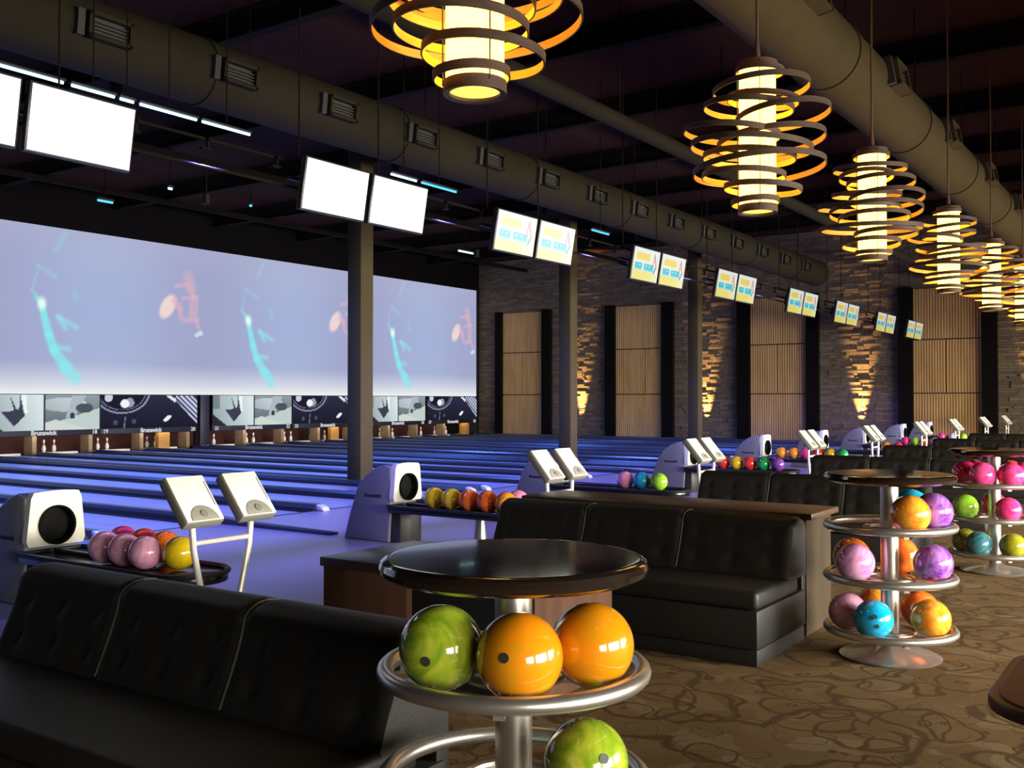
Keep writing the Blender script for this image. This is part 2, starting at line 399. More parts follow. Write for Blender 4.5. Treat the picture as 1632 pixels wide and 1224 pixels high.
# right-hand wall with glazed bays
wr = MB(); edges = [-4.0] + [e for wdw in WINDOWS for e in wdw] + [WALL_Y]
for a, b in zip(edges[0::2], edges[1::2]): wr.box(5.0, 5.2, a, b, 0, ZCEIL)
for a, b in WINDOWS: wr.box(5.0, 5.2, a, b, 2.3, ZCEIL).box(5.0, 5.2, a, b, 0, .15)
structure(wr.build('wall_right', M_WALL, smooth=0), 'dark right wall with low glazed bays outside the picture')
for i, (a, b) in enumerate(WINDOWS):
    f = MB().box(5.02, 5.14, a, a + .07, .15, 2.3).box(5.02, 5.14, b - .07, b, .15, 2.3).box(5.02, 5.14, a, b, .15, .22).box(5.02, 5.14, a, b, 2.23, 2.3).box(5.04, 5.12, (a + b) / 2 - .03, (a + b) / 2 + .03, .2, 2.25)
    fo = structure(f.build('window_%d' % (i + 1), M_WINFRAME, smooth=0), 'unseen dark framed window, %s along the right wall' % ORD[i])
    for c, d in ((a + .07, (a + b) / 2 - .03), ((a + b) / 2 + .03, b - .07)):
        MB().box(5.07, 5.08, c, d, .22, 2.23).build('pane', M_GLASS, fo, smooth=0)

# end wall: backing, ledge stones, black pilasters
we = structure(MB().box(PIT - .3, 5.2, WALL_Y, WALL_Y + .3, -.4, ZCEIL).build('wall_end', mat('mortar', (.05, .045, .04), .9, noise=.2), smooth=0), 'stacked stone end wall with black pilasters and timber panels')
BAYS = [(-24.49, -24.17, -22.17, -21.75), (-19.23, -18.81, -16.80, -16.34), (-13.82, -13.35, -11.32, -10.88), (-8.26, -7.81, -5.75, -5.30), (-2.7, -2.25, -.2, .25)]
ZP = 5.1
fields = [(-25.45, -24.49, 0, ZP), (-21.75, -19.23, 0, ZP), (-16.34, -13.82, 0, ZP), (-10.88, -8.26, 0, ZP), (-5.3, -2.7, 0, ZP), (.25, 5.0, 0, ZP), (-25.45, 5.0, ZP, ZCEIL)]
st = MB()
for x0, x1, z0, z1 in fields:
    z = z0
    while z < z1 - .02:
        h = min(random.uniform(.06, .115), z1 - z)
        if z1 - z - h < .05: h = z1 - z
        x = x0
        while x < x1 - .01:
            l = random.uniform(.22, .62)
            if x1 - x - l < .2: l = x1 - x
            d = random.uniform(.025, .075)
            st.box(x + .004, x + l - .004, WALL_Y - d, WALL_Y + .02, z + .004, z + h - .004)
            x += l
        z += h
tag(st.build('stacked_stone', M_STONE, we, smooth=0), kind='stuff')
for k, (a, b, c, d) in enumerate(BAYS):
    for x0, x1 in ((a, b), (c, d)):
        MB().box(x0, x1, WALL_Y - .22, WALL_Y, 0, ZP + .05).build('pilaster', M_PILASTER, we, smooth=0)
    where = ['beside the projection screen', 'second from the projection screen', 'third from the projection screen, wide and ribbed', 'behind the far hanging lamps', 'outside the right edge'][k]
    p = thing('timber_wall_panel', 'tall ribbed timber wall panel ' + where, 'wall panel', (b, WALL_Y - .06, 0), group='timber panels on the end wall')
    wd = c - b
    secs = [(.0, wd, 0, 1.69), (0, wd * (.48 if k != 1 else .62), 1.71, 3.43), (wd * (.48 if k != 1 else .62) + .02, wd, 1.71, 3.43), (0, wd, 3.45, ZP)]
    for x0, x1, z0, z1 in secs:
        bo = MB().box(x0 + .005, x1 - .005, 0, .05, z0, z1).build('board', M_PANEL_BACK, p, smooth=0)
        sl = MB(); n = max(1, round((x1 - x0) / .085)); s = (x1 - x0) / n
        for i in range(n): sl.box(x0 + i * s + .012, x0 + (i + 1) * s - .012, -.03, 0, z0 + .01, z1 - .01)
        tag(sl.build('rib', M_PANEL, bo, smooth=0), kind='stuff')
# uplights at the foot of the stone fields
for k, x in enumerate((-20.37, -15.04, -9.48, -4.2)):
    u = thing('wall_uplight', ['warm uplight at the foot of the stone wall behind the second dark column', 'warm uplight at the foot of the stone wall behind the third dark column', 'warm uplight on the stone wall right of the columns, below the far monitors', 'warm uplight on the stone wall at the far right'][k], 'lamp', (x, WALL_Y - .27, 0), group='uplights along the stone wall')
    MB().lathe([(0, 0), (.09, 0), (.09, .16), (.075, .16), (.07, .1), (0, .1)], 16).build('housing', M_BLACK, u)
    MB().lathe([(0, .105), (.06, .105), (.06, .12), (0, .12)], 16).build('lens', emission('uplight_lens', (1, .66, .25), 6), u)
    spot_light('uplight_beam', (0, 0, .17), (R(180 - 4.5), 0, 0), 11000, (1.0, .56, .17), 27, 1.0, .03, u)

# ------------------------------------------------------------------ columns
for k, y in enumerate((6.04, 13.1, 20.15, 27.3)):
    if k == 0: continue
    c = thing('steel_column', ['nearest dark square column rising from the lanes, left of centre', 'middle dark square column behind the paired keypads', 'farthest dark square column in front of the stone wall'][k - 1], 'column', (-12.3, y, 0), group='columns standing between the lanes')
    MB().box(-.16, .16, -.16, .16, .02, ZCEIL - .55).build('shaft', M_COLUMN, c, bevel=.012)
    MB().box(-.2, .2, -.2, .2, .0, .05).build('base_plate', M_BLACK, c, bevel=.01)

# ------------------------------------------------------------------ lanes
LN = FOUL - (-27.3)      # lane length to the end of the pin deck
def lane_pair(i):
    y = YC[i]; n = NUM[i]
    for s in (-1, 1):
        num = n if s < 0 else n + 1
        lab = 'long blue lit bowling lane ending below the number %s' % WORD[num] if num >= 17 else 'blue lit bowling lane, %s from the front at the left' % ORD[num - 11]
        t = thing('bowling_lane', lab, 'bowling lane', (FOUL, y, 0), group='bowling lanes')
        a, b = sorted((s * .30, s * 1.35))
        MB().box(-LN, 0, a, b, -.12, 0).build('lane_surface', M_LANE, t, smooth=0)
        for c in (.20, 1.45):
            pr = [(c * s + .1 * math.cos(q), -.005 - .085 * math.sin(q)) for q in [PI * k / 8 for k in range(9)]]
            g = MB(); vs = [(0, py, pz) for py, pz in pr] + [(-LN, py, pz) for py, pz in pr]
            g.add(vs, [(k, k + 1, k + 10, k + 9) for k in range(8)])
            g.build('gutter', M_GUTTER, t)
        if n >= 15: tag(MB().box(-16.45, -16.2, *sorted((s * .32, s * 1.33)), .001, .05).build('deck_board', M_PIN, None, smooth=0, loc=(FOUL, y, 0)), 'low white board in front of the pins of lane %s' % WORD[num], 'board', 'white boards before the pins')
    t = thing('ball_track_cover', 'dark raised ball track cover running to the %s ball return from the left' % ORD[i], 'track cover', (FOUL, y, 0), group='ball track covers')
    cp = [(-.10, -.12), (.10, -.12), (.10, .05), (.06, .085), (-.06, .085), (-.10, .05)]
    m = MB(); vs = [(0.0, py, pz) for py, pz in cp] + [(-LN + 1.8, py, pz) for py, pz in cp]
    m.add(vs, [tuple(range(5, -1, -1)), tuple(range(6, 12))] + [(k, (k + 1) % 6, (k + 1) % 6 + 6, k + 6) for k in range(6)])
    m.build('cover_rail', M_CAP, t)
    MB().prism_y([(0, 0), (1.9, 0), (1.9, .025), (.5, .05), (0, .08)], -.07, .07).build('cover_ramp', M_CAP, t, bevel=.008)
for i in range(9): lane_pair(i)
# division caps between the pairs (wide where the columns stand)
divs = [YC[0] - 1.72] + [(a + b) / 2 for a, b in zip(YC, YC[1:])] + [YC[-1] + 1.7]
for i, y in enumerate(divs):
    lo = (YC[i - 1] + 1.55) if i > 0 else y - .12
    hi = (YC[i] - 1.55) if i < 9 else y + .12
    if i == 0: lab = 'dark raised divider strip nearest the left sofa'
    elif i == 9: lab = 'dark raised divider strip along the stone end wall'
    else: lab = 'dark raised divider strip between lanes %s and %s' % (WORD[NUM[i] - 1], WORD[NUM[i]])
    t = thing('lane_divider', lab, 'divider strip', (FOUL, y, 0), group='dividers between lane pairs')
    a, b = lo - y, hi - y
    MB().box(-LN + 1.8, 0, a, b, -.12, .03).build('divider_base', M_CAP, t, smooth=0)
    if b - a > .4: rails = [(a, a + .17), (b - .17, b)]
    else: rails = [(a, b)]
    for c, d in rails:
        m = MB(); prf = [(c, .03), (d, .03), (d - .03, .085), (c + .03, .085)]
        vs = [(0, py, pz) for py, pz in prf] + [(-LN + 1.8, py, pz) for py, pz in prf]
        m.add(vs, [(3, 2, 1, 0), (4, 5, 6, 7)] + [(k, (k + 1) % 4, (k + 1) % 4 + 4, k + 4) for k in range(4)])
        r = m.build('cap_rail', M_CAP, t)
        mid = (c + d) / 2
        MB().prism_y([(0, 0), (.16, 0), (.13, .05), (.04, .085), (0, .085)], mid - .065, mid + .065).build('end_cap', M_CAPTIP, r, bevel=.02, seg=3)

# ------------------------------------------------------------------ pin decks, pins, masking panels
kick_ys = []
for i in range(2, 9):
    for d in (-1.65, 0, 1.65):
        y = YC[i] + d
        if not any(abs(y - q) < .4 for q in kick_ys): kick_ys.append(y)
for k, y in enumerate(sorted(kick_ys)):
    b = MB().box(1.35, 1.75, -.06, .06, 0, .56)
    tag(b.build('kickback', M_KICK, None, smooth=0, loc=(PIT, y, .0)), 'tan wooden partition beside the pins, %s from the left below the picture panels' % ORD[k], 'partition', 'partitions between the pin decks')
for i, dy in ((4, .72), (6, .72), (8, 1.3)):
    tag(MB().box(-25.93, -25.76, -.2, .2, 0.002, .5).build('deck_cover', M_ORANGEWOOD, None, bevel=.015, loc=(0, YC[i] + dy, .0)),
        'orange wooden cover in the pin deck near lane %s' % WORD[NUM[i] + 1], 'deck cover', 'covers in the pin decks')
pin_prof = [(0, 0), (.026, 0), (.029, .006), (.047, .06), (.0605, .115), (.052, .17), (.032, .22), (.0235, .25), (.025, .28), (.0325, .335), (.029, .36), (.016, .376), (0, .381)]
pin_me = MB().lathe(pin_prof, 14).mesh('pin')
stripe_me = MB().lathe([(.0335, .222), (.0252, .245), (.0245, .252)], 14).mesh('neck_stripe')
stripe2_me = MB().lathe([(.0245, .262), (.0265, .285)], 14).mesh('neck_stripe')
for i in range(3, 9):
    for s, n in ((-1, NUM[i]), (1, NUM[i] + 1)):
        for j, (dx, dy) in enumerate(((-.0, -.15), (0, .15), (-.26, -.3))):
            side = ['left of the front two', 'right of the front two', 'half hidden at the back left'][j]
            p = thing('bowling_pin', 'white bowling pin with red neck stripes on lane %s, %s' % (WORD[n], side), 'bowling pin', (-26.55 + dx, YC[i] + s * .825 + dy, 0), group='bowling pins')
            put('pin_body', pin_me, M_PIN, p); put('neck_stripe', stripe_me, M_PINRED, p); put('neck_stripe', stripe2_me, M_PINRED, p)
    area_light('pin_light', (-25.75, YC[i], .60), (0, R(35), 0), .15, 3.0, 6, (1, .85, .7), 150)

def art_a(u, v):
    if u < .5:
        s = u * 2
        c = mixc((150, 168, 172), (222, 236, 238), s * .9 + v * .2)
        if v < .38 - s * 1.15: c = (48, 44, 52)
        if v > .55 and s < .16: c = mixc(c, (110, 125, 130), .8)
        if inpoly((s, v), [(.43, .98), (.50, .55), (.28, .54), (.50, .12), (.68, .42), (.655, .55), (.60, .98), (.58, .58), (.53, .62)]): c = (62, 66, 82)
        if inpoly((s, v), [(.62, .98), (.67, .5), (.72, .5), (.70, .98)]): c = (245, 250, 255)
    else:
        s = u * 2 - 1
        c = mixc((96, 108, 116), (150, 162, 166), v)
        if ((s - .35) / .42) ** 2 + ((v - .72) / .2) ** 2 < 1: c = mixc((150, 165, 172), (210, 222, 226), (s + v) / 1.6)
        if inpoly((s, v), [(.50, .98), (.75, .98), (.55, .35), (.38, .35)]): c = (176, 190, 200)
        if v < .12 + .5 * s: c = (196, 212, 208)
        if v < .30 - .5 * abs(s - .2): c = (212, 222, 216)
        if ((s - .72) / .16) ** 2 + ((v - .62) / .14) ** 2 < 1: c = (78, 86, 98)
        if ((s - .50) / .05) ** 2 + ((v - .40) / .09) ** 2 < 1: c = (60, 66, 76)
        if s < .03: c = (60, 62, 70)
    return c
def art_b(u, v):
    c = mixc((30, 30, 46), (48, 48, 72), v)
    x, y = u * 3.0, v
    d = math.hypot((x - .62) / 1.25, y - 1.12)
    if abs(d - .66) < .022 or abs(d - .56) < .012: c = (150, 150, 180)
    if d < .56: c = mixc(c, (22, 22, 34), .6)
    if math.hypot(x - .70, (y - .74)) < .13: c = (245, 250, 252)
    elif math.hypot(x - .84, (y - .77)) < .14: c = (150, 165, 175)
    if math.hypot(x - .22, (y - .92)) < .12: c = (205, 215, 225)
    if inpoly((x, y), [(1.95, 1.0), (2.25, .78), (2.55, 1.0), (2.4, 1.0), (2.25, .9), (2.1, 1.0)]): c = (235, 240, 245)
    if x > 2.3:
        k = (x - 2.3) * .9 + (y - .2) * .95
        if .42 < k < 1.3 and y < .98 and y > .98 - (x - 2.15) * 1.05: c = (210, 215, 240) if int(k * 13) % 2 else (60, 60, 98)
    if math.hypot((x - 2.02) * .6, (y - .28) - (x - 2.02) * .5) < .075: c = (240, 246, 250)
    if abs(x - .70 - (y - .2) * .1) < .02 and y < .34: c = (110, 120, 130)
    if math.hypot(x - .42, y - .18) < .07 or math.hypot(x - .98, y - .2) < .07: c = (74, 84, 92)
    return c
ART_A = picture('mask_art', 3.26, .95, 120, 42, art_a)
ART_B = picture('mask_art', 3.26, .95, 120, 42, art_b)
M_MASKART = art_material('mask_art_glow', .95)  # picture glows by itself in place of the blacklight falling on it
for i in range(2, 9):
    first = NUM[i] in (13, 17, 21, 25)
    y = YC[i]
    t = thing('masking_panel', 'lit picture panel with %s numbered %s and %s' % ('an arrow and pale shapes' if first else 'dark rings and white stripes', WORD[NUM[i]], WORD[NUM[i] + 1]), 'picture panel', (MASK, y, 0), group='picture panels over the pin decks')
    MB().box(-.10, -.012, -1.64, 1.64, .52, 1.64).build('panel_body', M_BLACK, t, bevel=.01)
    put('picture', ART_A if first else ART_B, M_MASKART, t, (0, -1.63, .67))
    put('maker_name', text_mesh('Brunswick', .17, .006), M_TEXTW, t, (.004, .0, .545), (R(90), 0, R(90)))
    for s, n in ((-1.48, NUM[i]), (1.48, NUM[i] + 1)):
        put('lane_number', text_mesh(str(n), .16, .004), M_TEXTW, t, (.004, s, .545), (R(90), 0, R(90)))
for k, y in enumerate((13.1, 20.15, 27.25)):
    tag(MB().box(-.3, -.02, -.17, .17, .09, 1.64).build('mask_post', M_BLACK, None, bevel=.01, loc=(MASK, y, 0)), 'black post between the picture panels of lanes %s and %s' % (WORD[16 + 4 * k], WORD[17 + 4 * k]), 'post', 'posts between picture panels')

# ------------------------------------------------------------------ the long projection screen
FEATHER = [(14.74, 5.03), (14.55, 4.38), (14.81, 4.04), (15.03, 3.23), (15.18, 2.82), (15.52, 2.37), (15.80, 2.07)]
FW = [.02, .03, .07, .10, .11, .14, .15]; FI = [.2, .3, .95, .75, .75, .72, .6]
def art_screen(u, v):
    y, z = 13.15 + u * 7.0, 1.64 + v * 4.48
    base = mixc((174, 184, 214), (166, 180, 218), math.sin(PI * v))
    base = mixc(base, (164, 168, 204), .5 + .5 * math.cos(2 * PI * u))
    base = mixc(base, (174, 176, 208), max(0, (v - .8) / .2) * .5)
    base = mixc((244, 246, 244), base, min(1, v / .2) ** .8)
    c = base
    for k in range(len(FEATHER) - 1):
        d, t = segdist((y, z), FEATHER[k], FEATHER[k + 1]); wd = FW[k] + (FW[k + 1] - FW[k]) * t
        if d < wd * 1.5: c = mixc(c, (138, 238, 242), (FI[k] + (FI[k + 1] - FI[k]) * t) * min(1, 1.6 * (1.5 - d / wd)))
    d = math.hypot((y - 14.83) / .12, (z - 4.04) / .17)
    if d < 1.4: c = mixc(c, (235, 255, 250), 1.4 - d)
    for a, b in (((15.3, 3.72), (15.83, 3.46)), ((15.3, 3.72), (15.5, 3.42)), ((15.2, 2.92), (15.62, 2.86)), ((14.74, 5.03), (15.2, 4.8)), ((15.75, 4.45), (15.8, 4.2)), ((15.2, 5.5), (15.5, 6.0))):
        d, t = segdist((y, z), a, b)
        f = .7 if a[1] < 4 else .3
        if d < .12: c = mixc(c, (150, 232, 238), f * (1 - d / .12))
    d = math.hypot((y - 18.77 - (z - 4.28) * .4) / .24, (z - 4.26) / .34)
    if d < 1.25: c = mixc(c, (248, 220, 214), .9 * min(1, 2.6 * (1.25 - d)))
    for a, b, wd in (((19.0, 4.45), (19.2, 4.25), .10), ((19.15, 4.3), (19.25, 3.95), .08), ((19.05, 4.9), (19.4, 4.97), .06), ((19.5, 5.2), (19.58, 4.9), .16), ((19.55, 4.95), (19.7, 4.6), .08), ((19.3, 4.55), (19.75, 4.62), .06), ((19.62, 4.6), (19.6, 4.0), .07), ((19.8, 4.62), (19.75, 4.1), .07), ((19.4, 3.88), (19.8, 3.95), .08), ((19.8, 3.9), (19.92, 3.55), .06)):
        d, t = segdist((y, z), a, b)
        if d < wd * 1.6: c = mixc(c, (222, 178, 198), .6 * min(1, 1.6 - d / wd))
    d, t = segdist((y, z), (19.8, 3.46), (19.98, 3.53))
    if d < .07: c = mixc(c, (205, 235, 245), .8)
    return c
SCREEN_ME = picture('screen_picture', 7.0, 4.48, 168, 108, art_screen)
M_SCREEN = art_material('projected_picture', .98)
t = thing('projection_screen', 'long projection screen with repeating cyan feather and pink fish images', 'projection screen', (MASK, 0, 0))
MB().box(-.06, -.01, -.9, 34.3, 1.64, 6.12).build('screen_backing', M_BLACK, t, smooth=0)
for k, y in enumerate((-.85, 6.15, 13.15, 20.15, 27.15)):
    put('screen_picture', SCREEN_ME, M_SCREEN, t, (0, y, 1.64))

# ------------------------------------------------------------------ ceiling monitors, lighting rails, LED strips
def art_monitor0(u, v):
    c = mixc((255, 250, 205), (244, 252, 250), v)
    if v < .30: c = mixc((255, 238, 120), c, max(0, (u - .55) / .45))
    if .64 < v < .86 and .10 < u < .62: c = (255, 226, 96)
    if .30 < v < .55 and .08 < u < .80 and not (.36 < u < .42): c = (60, 205, 226) if v > .36 else (120, 224, 240)
    if .44 < v < .50 and .14 < u < .74 and int(u * 24) % 3 == 0: c = (225, 250, 255)
    d, t = segdist((u * 1.7, v), (1.36, .88), (1.52, .48))
    d2, t2 = segdist((u * 1.7, v), (1.36, .88), (1.30, .5))
    if d < .035 or d2 < .025: c = (236, 120, 128)
    d, t = segdist((u * 1.7, v), (1.52, .48), (1.40, .30))
    if d < .035: c = (70, 150, 200)
    return c
FADE = [.985, 1.0, .62, .22, .08, .0, .0, .0, .0]  # overexposure of the near screens, mixed as white into their pictures
MON_MES = {f: picture('screen', .885, .500, 72, 40, lambda u, v: mixc(art_monitor0(u, v), (255, 255, 250), f if u < .8 or f < .9 else f - .12)) for f in set(FADE)}
MON_BODY = MB().box(-.07, -.004, -.462, .462, -.27, .27).mesh('body', bevel=.012)
BRK = MB().box(-.20, -.06, -.05, .05, -.06, .06).box(-.252, -.18, -.03, .03, -.10, .11).mesh('bracket')
MONSTR = [2.0, 2.0, 1.12, .92, .80, .74, .68, .66, .62]
for i, y in enumerate(YC):
    for s, side in ((-1, 'left'), (1, 'right')):
        yy = y + s * .49
        where = 'of the ceiling pair at the left edge' if i == 0 else 'of the %s ceiling pair from the left' % ORD[i]
        what = 'overexposed white glowing monitor' if i < 2 else 'monitor with yellow and cyan picture'
        t = thing('monitor', '%s, %s one %s' % (what, side, where), 'monitor', (-7.34, yy, 3.635), (0, R(9.5), 0), 'monitors hanging over the approach')
        put('body', MON_BODY, M_PLASTIC, t)
        put('screen', MON_MES[FADE[i]], art_material('monitor_picture_%d' % i, MONSTR[i]), t, (0, -.4425, -.25))
        put('bracket', BRK, M_BLACK, t)
t = thing('lighting_rail', 'long double rail with small lamp clips running behind the hanging monitors', 'lighting rail', (-7.62, 0, 0))
for z in (3.90, 3.64):
    MB().tube([(0, -2, z), (0, 34.3, z)], .015, 8).build('rail', M_BEAM, t)
rod_me = MB().tube([(0, 0, 3.9), (0, 0, ZCEIL - .5)], .009, 6).mesh('hanger_rod')
clip_me = MB().box(-.01, .015, -.01, .01, -.09, .02).box(-.01, .045, -.09, .02, -.10, -.085).lathe([(0, 0), (.018, 0), (.018, .03), (0, .03)], 10, (.03, 0, -.01)).mesh('lamp_clip')
k = 0
for a, b in zip(YC, YC[1:]):
    for f in (.30, .5, .72):
        put('lamp_clip', clip_me, M_BEAM, t, (.02, a + (b - a) * f, 3.885))
    spot_light('rail_wash', (.0, (a + b) / 2, 3.80), (0, R(20), 0), 1250, (.16, .15, 1.0), 128, .8, .03, t)
for y in YC:
    for s in (-.75, .45): put('hanger_rod', rod_me, M_BEAM, t, (0, y + s, 0))
    MB().box(-.03, .03, y - .9, y + .9, 3.71, 3.74).build('mount_bar', M_BLACK, t, smooth=0)

LED = [(4.0, 5.47, 1, 'lowest part cut by the left edge'), (5.52, 6.02, 1, 'short piece behind the left monitor'), (6.05, 6.24, 1, 'shortest piece right of the left monitor top'), (6.28, 7.02, 1, 'fourth piece right of the left monitor'), (7.06, 7.76, 1, 'last piece before the second monitor pair'),
       (10.16, 10.72, 1, 'pale piece above the second monitor pair'), (10.80, 11.62, 0, 'deep blue piece right of the second monitor pair'), (15.55, 16.2, 0, 'short blue piece before the fourth monitor pair')]
for a, b, wht, lab in LED:
    t = thing('led_strip', 'glowing blue light strip, ' + lab, 'light strip', (-9.0, (a + b) / 2, 4.52), group='light strips over the foul line')
    h = (b - a) / 2
    MB().box(-.03, .03, -h, h, .015, .04).build('housing', M_BLACK, t, bevel=.005)
    MB().tube([(0, -h + .02, 0), (0, h - .02, 0)], .016, 8).build('tube', M_LEDW if wht else M_LEDB, t)
    MB().tube([(0, 0, .06), (0, 0, ZCEIL - 4.52)], .008, 6).build('hanger_rod', M_BEAM, t)
for x, y, l, lab in ((-22.85, 15.0, .42, 'above the left end of the screen'), (-20.2, 14.97, .10, 'a mere dot above the first feather'), (-20.6, 27.1, .8, 'left of the third monitor pair'), (-20.26, 17.47, .05, 'faint dot left of the second monitor pair')):
    t = thing('blue_light_tube', 'small blue light over the lanes, ' + lab, 'light strip', (x, y, 6.5), group='small blue lights over the lanes')
    MB().box(-.05, .05, -l / 2 - .02, l / 2 + .02, .03, .08).build('housing', M_BLACK, t)
    MB().tube([(0, -l / 2, 0), (0, l / 2, 0)], .028, 8).build('tube', M_LEDW if l in (.10, .8) else M_LEDB, t)
    MB().tube([(0, 0, .06), (0, 0, ZCEIL - 6.5)], .012, 6).build('hanger_rod', M_BEAM, t)

# added blue wash cans
can_me = MB().lathe([(.09, 0), (.10, 0), (.10, .25), (.04, .28), (.0, .28)], 20).mesh('can')
can_in = MB().lathe([(.09, 0), (.09, .22), (0, .22)], 20).mesh('can_lining')
for k, (x, y, z, p, c) in enumerate(WASH):
    row = ['over the middle of the lanes', 'over the pin end of the lanes'][k % 2]
    t = thing('added_wash_can', 'added dark cylindrical ceiling lamp %s, %s from the left' % (row, ORD[k // 2]), 'ceiling lamp', (x, y, z), group='added wash lamps under the ceiling')
    put('can', can_me, M_BLACK, t); put('can_lining', can_in, M_BLACK, t)
    MB().tube([(0, 0, .27), (0, 0, ZCEIL - z)], .012, 6).build('stem', M_BLACK, t)
    spot_light('wash_beam', (0, 0, -.01), (0, 0, 0), p, c, 116, .6, .05, t)

# ------------------------------------------------------------------ ducts
def duct(label, x, z, y0, y1, r, vents, ang, vw, vh, sc):
    t = thing('air_duct', label, 'air duct', (x, 0, z))
    m = MB(); n = 28; rows = [y0 + (y1 - y0) * i / 20 for i in range(21)]
    vs = [(r * math.cos(2 * PI * k / n), y, r * math.sin(2 * PI * k / n)) for y in rows for k in range(n)]
    fs = [(i * n + k, i * n + (k + 1) % n, (i + 1) * n + (k + 1) % n, (i + 1) * n + k) for i in range(20) for k in range(n)]
    fs += [tuple(range(n)), tuple(range(20 * n + n - 1, 20 * n - 1, -1))]
    m.add(vs, fs).build('duct_body', M_DUCT, t, smooth=40)
    y = y0 + 1.2
    while y < y1:
        q = MB().tube([(0, y - .03, 0), (0, y + .03, 0)], r + .018, n); q.build('seam_band', M_DUCT, t); y += 3.5
    y = y0 + 2.0
    while y < y1:
        MB().tube([(0, y, r), (0, y, ZCEIL - z)], .01, 6).build('hanger_rod', M_BEAM, t); y += 3.5
    fr = MB()
    a, b = vw / 2, vh / 2
    for bx in ((-a, -a + .04, -b, b), (a - .04, a, -b, b), (-a, a, -b, -b + .04), (-a, a, b - .04, b)): fr.box(r - .06, r + .11, bx[0], bx[1], bx[2], bx[3])
    fme = fr.mesh('vent_frame', smooth=0)
    gr = MB().box(r - .06, r + .02, -a + .04, a - .04, -b + .04, b - .04)
    for q in range(4): gr.box(r + .02, r + .07, -a + .04, a - .04, -b + .06 + q * (vh - .12) / 4, -b + .075 + q * (vh - .12) / 4)
    gme = gr.mesh('vent_grille', smooth=0)
    for y in vents:
        f = put('vent', fme, M_DUCT, t, (0, y, 0), (0, -ang, 0)); put('grille', gme, M_DUCT_DARK, f)
        put('damper', MB().box(r - .05, r + .06, -a - .10, -a - .02, -b, b).mesh('damper', smooth=0), M_DUCT_DARK, f)
    return t
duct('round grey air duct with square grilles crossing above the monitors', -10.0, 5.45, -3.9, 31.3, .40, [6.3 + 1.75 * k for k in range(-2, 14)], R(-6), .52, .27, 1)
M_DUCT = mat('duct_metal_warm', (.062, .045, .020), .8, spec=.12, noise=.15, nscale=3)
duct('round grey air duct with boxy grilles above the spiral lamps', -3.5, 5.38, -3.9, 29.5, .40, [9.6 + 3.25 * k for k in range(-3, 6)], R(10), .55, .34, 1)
t = thing('ceiling_pipe', 'slim grey pipe crossing the dark ceiling between the two ducts', 'pipe', (-6.5, 0, 5.25))
MB().tube([(0, -3.9, 0), (0, 34.2, 0)], .11, 14).build('pipe_run', mat('pipe_grey', (.016, .0125, .008), .8, spec=.1, noise=.2), t)
for y in [1.5 + 3.5 * k for k in range(10)]: MB().tube([(0, y, .1), (0, y, ZCEIL - 5.25)], .01, 6).build('hanger_rod', M_BEAM, t)

# ------------------------------------------------------------------ spiral ring pendants
def ring_mesh(RR, h=.044, th=.009, n=56):
    m = MB(); prof = [(RR, -h / 2), (RR + th, -h / 2), (RR + th, h / 2), (RR, h / 2), (RR, -h / 2)]
    me = m.lathe(prof, n).mesh('ring', smooth=40)
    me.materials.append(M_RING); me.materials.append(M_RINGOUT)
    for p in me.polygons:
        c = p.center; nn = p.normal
        if nn.x * c.x + nn.y * c.y > .001 * RR or abs(nn.z) > .7: p.material_index = 1  # outer and edge faces take the painted shade tone
    return me
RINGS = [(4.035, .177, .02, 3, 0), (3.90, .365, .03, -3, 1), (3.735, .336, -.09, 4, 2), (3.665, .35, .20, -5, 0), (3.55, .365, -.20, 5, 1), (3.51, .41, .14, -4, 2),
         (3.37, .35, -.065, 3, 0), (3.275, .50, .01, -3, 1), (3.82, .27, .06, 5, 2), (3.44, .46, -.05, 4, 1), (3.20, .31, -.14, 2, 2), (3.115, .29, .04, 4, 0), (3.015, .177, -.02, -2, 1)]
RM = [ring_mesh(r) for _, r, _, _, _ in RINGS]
def make_pendant():
    t = thing('spiral_pendant_lamp', 'x', 'pendant lamp', (0, 0, 0), group='spiral ring pendant lamps')
    MB().lathe([(.14, 2.965), (.14, 4.06), (0, 4.06)], 32).build('lamp_tube', M_TUBE, t)
    MB().lathe([(0, 2.945), (.122, 2.945), (.122, 2.955), (0, 2.955)], 32).build('bottom_diffuser', M_DIFF, t)
    MB().lathe([(.122, 2.93), (.152, 2.925), (.152, 2.985), (.141, 2.985), (.122, 2.95), (.122, 2.93)], 32).build('bottom_rim', M_RINGOUT, t)
    MB().lathe([(0, 4.13), (.05, 4.13), (.155, 4.10), (.155, 4.05), (.142, 4.05), (.142, 4.07), (0, 4.075)][::-1], 32).build('top_cap', M_RINGOUT, t)
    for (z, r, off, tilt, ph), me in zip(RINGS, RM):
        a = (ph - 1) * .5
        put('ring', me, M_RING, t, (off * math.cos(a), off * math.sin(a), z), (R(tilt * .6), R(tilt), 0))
    for a in (.6, 2.7, 4.6):
        MB().tube([(.153 * math.cos(a), .153 * math.sin(a), 2.96), (.158 * math.cos(a), .158 * math.sin(a), 4.08)], .004, 5).build('support_wire', M_BLACK, t)
    MB().tube([(0, 0, 4.12), (0, 0, ZCEIL - .02)], .012, 8).build('rod', mat('rod_bronze', (.20, .11, .06), .4, metal=.6, noise=.1), t)
    MB().lathe([(0, 4.12), (.03, 4.12), (.012, 4.3), (0, 4.3)], 12).build('rod_cone', MATS['rod_bronze'], t)
    MB().lathe([(0, ZCEIL - .06), (.08, ZCEIL - .06), (.08, ZCEIL), (0, ZCEIL)], 16).build('canopy', MATS['rod_bronze'], t)
    return t
PEND_Y = [3.82, 7.50, 10.78, 14.60, 17.93, 21.4, 24.9, 28.4, 31.9]
